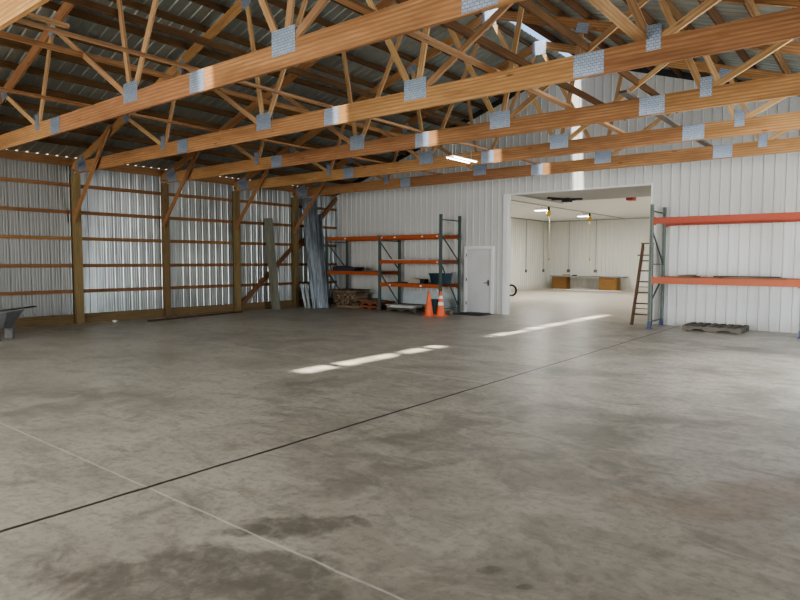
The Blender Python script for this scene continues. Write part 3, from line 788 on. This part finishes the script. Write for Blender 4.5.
r = thing('grey_bracket', (-10.5, 15.9, zb), 'x', 'bracket'); bpy.data.objects.remove(r)
mb = MB(); mb.prism([(-10.98, 16.18, zb), (-10.84, 16.18, zb), (-10.80, 16.18, zb + .36), (-10.86, 16.18, zb + .34), (-11.02, 16.18, zb + .14)], (0, .25, 0)); o = mb.build('grey_scoop', 'grey', None, bevel=.01); tag(o, 'grey wedge-shaped plastic piece at the right end of lowest shelf', 'plastic piece')
z1 = 1.292
mb = MB(); mb.prism([(-15.52, 15.62, z1), (-14.55, 15.62, z1), (-14.42, 15.62, z1 + .10), (-14.5, 15.62, z1 + .13), (-14.9, 15.62, z1 + .12), (-15.3, 15.62, z1 + .17), (-15.55, 15.62, z1 + .13)], (0, .5, 0)); o = mb.build('folded_tarp', 'purple', None, bevel=.02); tag(o, 'dark purple folded tarp on the left bay shelf', 'tarp')
o = MB().box(-12.85, -11.95, 15.47, 16.53, 1.669, 1.683).build('thin_panel', 'whiteboard'); tag(o, 'thin white panel resting across the middle orange beams', 'panel')
bin_('floor_bin', (-11.08, 15.62, 0), (.19, .17), (.16, .14), .42, 'greenbin', 'dark green bin standing on the floor behind the orange cones', 'bin', handles=False)
o = MB().box(-10.68, -10.48, 15.6, 15.74, 0, .12).build('low_crate', 'old', None, bevel=.008); tag(o, 'low dark wooden block on the floor right of the cones', 'block')
_u = MB().tube([(-10.62, 15.62, .006), (-10.6, 15.62, .5), (-10.52, 15.62, .56), (-10.42, 15.62, .56)], .008, 6)
# floor mat
o = MB().box(-10.62, -9.55, 15.75, 16.62, 0, .012).build('door_mat', 'mat', None, bevel=.004); tag(o, 'dark flat mat on the floor in front of the white door', 'mat')

# traffic cones
def cone(c, label, bands):
    r = thing('traffic_cone', (c[0], c[1], 0), label, 'traffic cone', 'orange traffic cones')
    prof = lambda z: .135 + (.032 - .135) * (z - .03) / .71
    MB().box(c[0] - .15, c[0] + .15, c[1] - .15, c[1] + .15, 0, .03).build('cone_base', 'cone', r, bevel=.01)
    MB().lathe([(.142, .029), (.132, .05), (prof(.3), .3), (prof(.72), .72), (.024, .745), (.02, .74), (.02, .70)], (c[0], c[1], 0), 28).build('cone_body', 'cone', r, smooth=True)
    for a, b in bands:
        MB().lathe([(prof(a) + .003, a), (prof(b) + .003, b)], (c[0], c[1], 0), 28).build('reflective_band', 'reflect', r, smooth=True)
    return r
cone((-10.73, 14.84), 'plain orange traffic cone, left one beside the rack post', [])
cone((-10.425, 15.02), 'orange traffic cone with two white reflective bands', [(.33, .43), (.52, .61)])

# dark pallet, right
pallet(-3.86, -2.60, 15.66, 16.66, 0, 'greywood', 'weathered grey pallet on the floor under the red rack', 'grey pallets', nd=8, h=.13)
# boards lying on the salmon beam
zs = 1.185 + .0775
o = MB().box(-3.98, -3.68, 15.57, 16.5, zs, zs + .03).build('short_board', 'old'); tag(o, 'short dark board across the right rack beams, left end', 'board')
o = MB().box(-3.97, -3.76, 15.60, 16.45, zs + .03, zs + .06).build('short_board', 'old'); tag(o, 'smaller dark board stacked on the short board, right rack', 'board')
for k, (y, xa, xb) in enumerate(((15.62, -3.16, -1.76), (15.78, -3.3, -1.9), (16.64, -3.4, -2.0))):
    if k == 1: continue
    o = MB().beam((xa, y, zs + .018), (xb, y, zs + .018), .12, .036).build('long_board', 'old'); tag(o, ['long dark board lying along the front right rack beam', '', 'long dark board lying along the rear right rack beam'][k], 'board')

# step ladder leaning folded beside the right rack
L0, L1 = V((-5.22, 16.18, 0)), V((-5.10, 16.58, 2.10)); R0, R1 = V((-4.745, 16.18, 0)), V((-4.87, 16.58, 2.10))
t = thing('step_ladder', (-4.9, 16.3, 0), 'tall brown wooden step ladder folded beside the right rack', 'ladder')
for a, b in ((L0, L1), (R0, R1)):
    MB().beam(a, b, .045, .085, (0, 1, 0)).build('front_rail', 'ladder', t)
    MB().beam(a + V((.0, .10, 0)), b + V((.0, .06, -.08)), .025, .05, (0, 1, 0)).build('rear_leg', 'ladder', t)
for z in (.28, .56, .84, 1.12, 1.40, 1.66):
    f = z / 2.10; a = L0.lerp(L1, f); b = R0.lerp(R1, f)
    MB().beam(a + V((.0, 0, 0)), b, .10, .034).build('tread', 'ladder', t)
for z in (.42, .98):
    f = z / 2.10; a = L0.lerp(L1, f) + V((.02, .12, 0)); b = R0.lerp(R1, f) + V((-.02, .12, 0))
    MB().beam(a, b, .03, .02).build('rear_bar', 'ladder', t)
a = L0.lerp(L1, 1); b = R0.lerp(R1, 1); MB().beam(a + V((-.03, 0, .012)), b + V((.03, 0, .012)), .16, .028).build('top_cap', 'ladder', t)
a = L0.lerp(L1, .86); b = R0.lerp(R1, .86); MB().beam(a + V((-.06, -.06, 0)), b + V((.04, -.06, 0)), .16, .03).build('pail_shelf', 'ladder', t)

# ================================================================== BACK ROOM THINGS
def cabinet(x0, x1, label):
    yf, yb, h = 33.45, 33.98, .74
    r = thing('base_cabinet', ((x0 + x1) / 2, yb, 0), label, 'cabinet', 'oak cabinets under the worktop')
    MB().box(x0, x1, yf + .02, yb, .0, h).build('carcass', 'oak', r)
    for k in range(2):
        za = .07 + k * .33
        d_ = MB().box(x0 + .02, x1 - .14, yf, yf + .022, za, za + .315).build('drawer', 'oak', r, bevel=.006)
        MB().tube([((x0 + x1) / 2 - .1, yf - .02, za + .17), ((x0 + x1) / 2 + .06, yf - .02, za + .17)], .008, 6).build('pull', 'chrome', d_)
    d_ = MB().box(x1 - .13, x1 - .02, yf, yf + .022, .07, .715).build('door', 'oak', r, bevel=.006)
cabinet(-15.38, -14.5, 'oak drawer cabinet under the worktop, left one near the room corner'); cabinet(-12.62, -11.62, 'oak drawer cabinet under the worktop, right one toward the ladder')
o = MB().box(-15.5, -11.2, 33.36, 34.05, .74, .80).build('worktop', 'worktop', None, bevel=.006); tag(o, 'long grey worktop across two oak cabinets in the back room', 'worktop')
o = MB().box(-14.75, -14.45, 33.45, 33.75, .80, .88).build('cardboard_box', 'card'); tag(o, 'small tan cardboard box on the back room worktop', 'box')
o = MB().box(-14.15, -13.95, 33.45, 33.65, .80, .86).build('tool_case', 'black'); tag(o, 'small dark tool case on the back room worktop', 'case')
o = MB().beam((-15.2, 33.2, .03), (-11.3, 33.2, .03), .09, .06).build('floor_strip', 'whiteboard'); tag(o, 'long white strip on the floor before the oak cabinets', 'strip')
def conduit(x, y, wall, label):
    r = thing('electrical_conduit', (x, y, 0), label, 'conduit', 'conduits with outlet boxes in the back room')
    if wall == 'l': a = XI + .03; MB().tube([(a, y, 1.1), (a, y, ZI - .06)], .018, 8).build('pipe', 'conduit', r); MB().box(XI + .012, XI + .08, y - .07, y + .07, 1.0, 1.16).build('outlet_box', 'chrome', r)
    else: b = Y2 - .03; MB().tube([(x, b, 1.1), (x, b, ZI - .06)], .018, 8).build('pipe', 'conduit', r); MB().box(x - .08, x + .08, Y2 - .08, Y2 - .012, 1.0, 1.16).build('outlet_box', 'chrome', r)
conduit(XI, 31.4, 'l', 'thin grey conduit down the back room left wall to an outlet box'); conduit(XI, 33.6, 'l', 'thin grey conduit next to the back room corner')
conduit(-14.7, Y2, 'b', 'thin grey conduit above the left oak cabinet'); conduit(-13.1, Y2, 'b', 'thin grey conduit above the worktop middle')
def ceiling_light(x, y, label):
    r = thing('ceiling_light', (x, y, 3.8), label, 'light', 'lit fixtures on the back room ceiling')
    MB().box(x - .28, x + .28, y - .16, y + .16, 3.84, 3.90).build('light_housing', 'white', r)
    MB().box(x - .26, x + .26, y - .14, y + .14, 3.825, 3.84).build('light_lens', 'lens', r)
    MB().tube([(x, y, 3.9), (x, y, ZI)], .02, 8).build('stem', 'conduit', r)
ceiling_light(-12.0, 24.9, 'lit fixture on the back room ceiling, left and nearer one'); ceiling_light(-11.93, 29.4, 'lit fixture on the back room ceiling, right and deeper one')
def reel(x, y, label, zend):
    r = thing('cord_reel', (x, y, 3.7), label, 'cord reel', 'yellow cord reels on the back room ceiling')
    mb = MB(); mb.lathe([(.0, -.06), (.10, -.06), (.115, -.04), (.115, .04), (.10, .06), (0, .06)], (0, 0, 0), 20)
    mb.v = [(x + v[2], y + v[0], 3.70 + v[1]) for v in mb.v]; mb.build('reel_drum', 'reel', r, smooth=True)
    MB().box(x - .03, x + .03, y - .04, y + .04, 3.80, ZI).build('reel_bracket', 'black', r)
    MB().tube([(x, y + .1, 3.56), (x + .01, y + .1, 2.8), (x, y + .1, zend)], .009, 6).build('hanging_cord', 'cord', r)
    MB().lathe([(0, 0), (.03, .01), (.03, .1), (0, .11)], (x, y + .1, zend - .09), 10).build('cord_plug', 'reel', r)
reel(-11.66, 24.9, 'yellow cord reel beside the nearer ceiling fixture', 1.75); reel(-11.62, 29.4, 'yellow cord reel beside the deeper ceiling fixture', 1.75)
o = MB().tube([(-11.46, 17.3, 3.955), (-11.46, 34.1, 3.955)], .02, 8).build('ceiling_conduit', 'conduit'); tag(o, 'thin conduit running along the back room ceiling past the fixtures', 'conduit')
r = thing('door_opener', (-6.9, 20.6, 3.7), 'red door opener unit hanging from the back room ceiling', 'opener')
MB().box(-6.98, -6.76, 20.75, 21.1, 3.66, 3.82).build('motor_case', 'redbox', r, bevel=.01)
MB().box(-6.97, -6.93, 17.2, 20.75, 3.79, 3.83).build('rail', 'conduit', r)
for x in (-6.95, -6.79): MB().box(x - .015, x + .015, 20.9, 20.93, 3.81, ZI).build('hanger_strap', 'conduit', r)
r = thing('ceiling_bracket', (-8.3, 20.5, 3.7), 'x', 'x'); bpy.data.objects.remove(r)
r = thing('door_spring_gear', (-8.4, 19.5, 3.6), 'dark metal hangers and gear at the end of the raised door', 'door gear')
mb = MB(); mb.beam((-8.9, 19.2, 3.675), (-8.0, 19.6, 3.675), .06, .05); mb.beam((-8.75, 18.6, 3.672), (-8.3, 19.7, 3.672), .05, .05); mb.build('cross_bar', 'black', r)
MB().box(-8.55, -8.30, 19.2, 19.5, 3.58, 3.70).build('gear_case', 'black', r, bevel=.01)
mb = MB(); mb.tube([(.24 * math.cos(k * PI / 14), 0, .24 * math.sin(k * PI / 14)) for k in range(28)], .045, 10, True); mb.v = [(-13.78 + v[0], 25.6 + v[1], .277 + v[2]) for v in mb.v]
o = mb.build('rubber_tire', 'black', None, smooth=True); tag(o, 'black rubber ring standing on floor just inside the left door jamb', 'tire')

# ================================================================== LIGHT
sun = bpy.data.lights.new('sun', 'SUN'); sun.energy = 13.0; sun.angle = math.radians(1.6); sun.color = (1, .93, .82)
so = bpy.data.objects.new('sun', sun); COL.objects.link(so)
dv = V((.36, 3.88, -7.3)).normalized(); so.rotation_euler = dv.to_track_quat('-Z', 'Y').to_euler()
w = bpy.data.worlds.new('sky'); SC.world = w; w.use_nodes = True; nt = w.node_tree; nt.nodes.clear()
sky = nt.nodes.new('ShaderNodeTexSky'); sky.sky_type = 'NISHITA'; sky.sun_disc = False; sky.sun_elevation = math.radians(62); sky.sun_rotation = math.radians(185); sky.air_density = 1.0; sky.dust_density = 2.0
bg = nt.nodes.new('ShaderNodeBackground'); bg.inputs[1].default_value = .35; wo = nt.nodes.new('ShaderNodeOutputWorld')
nt.links.new(sky.outputs[0], bg.inputs[0]); nt.links.new(bg.outputs[0], wo.inputs[0])
def area(name, loc, target, sx, sy, power, color):
    l = bpy.data.lights.new(name, 'AREA'); l.shape = 'RECTANGLE'; l.size = sx; l.size_y = sy; l.energy = power; l.color = color
    o = bpy.data.objects.new(name, l); COL.objects.link(o); o.location = loc; o.rotation_euler = (V(target) - V(loc)).to_track_quat('-Z', 'Z').to_euler(); return o
area('front_doorway_daylight', (-7.8, YF + .1, 1.85), (-7.8, 10, 1.85), 13.4, 3.6, 820, (1, .96, .90))
area('right_doorway_daylight', (XR - .05, 10.6, 1.75), (-10, 11.2, 1.75), 9, 3.4, 1150, (.93, .97, 1.0))
area('back_room_light_and_fill', (-12.08, 24.9, 3.80), (-12.08, 24.9, 0), .5, .24, 130, (1, .98, .94))
area('back_room_light_and_fill', (-12.05, 29.4, 3.80), (-12.05, 29.4, 0), .5, .24, 130, (1, .98, .94))
area('back_room_light_and_fill', (-3.0, 26.0, 3.80), (-3.0, 26, 0), 3, 6, 420, (1, .98, .94))  # added fill lamp out of view, no fixture here; brightens the back room

# ================================================================== CAMERA
cam = bpy.data.cameras.new('camera'); co = bpy.data.objects.new('camera', cam); COL.objects.link(co)
cam.sensor_width = 36; cam.sensor_fit = 'HORIZONTAL'; cam.lens = 36 * F_PX / 800; cam.clip_end = 300; cam.clip_start = .05
cy, sy = math.cos(YAW), math.sin(YAW)
Fv = V((sy * math.cos(PITCH), cy * math.cos(PITCH), math.sin(PITCH))); Rv = V((cy, -sy, 0)); Uv = Rv.cross(Fv)
R2 = Rv * math.cos(ROLL) + Uv * math.sin(ROLL); U2 = Uv * math.cos(ROLL) - Rv * math.sin(ROLL)
mw = Matrix.Identity(4)
for k in range(3): mw[k][0] = R2[k]; mw[k][1] = U2[k]; mw[k][2] = -Fv[k]
mw.translation = (0, 0, EYE); co.matrix_world = mw
SC.camera = co
SC.view_settings.view_transform = 'AgX'; SC.view_settings.look = 'AgX - Medium High Contrast'; SC.view_settings.exposure = 0.12
SC.cycles.use_denoising = True; SC.cycles.max_bounces = 10; SC.cycles.diffuse_bounces = 6; SC.cycles.sample_clamp_indirect = 6.0
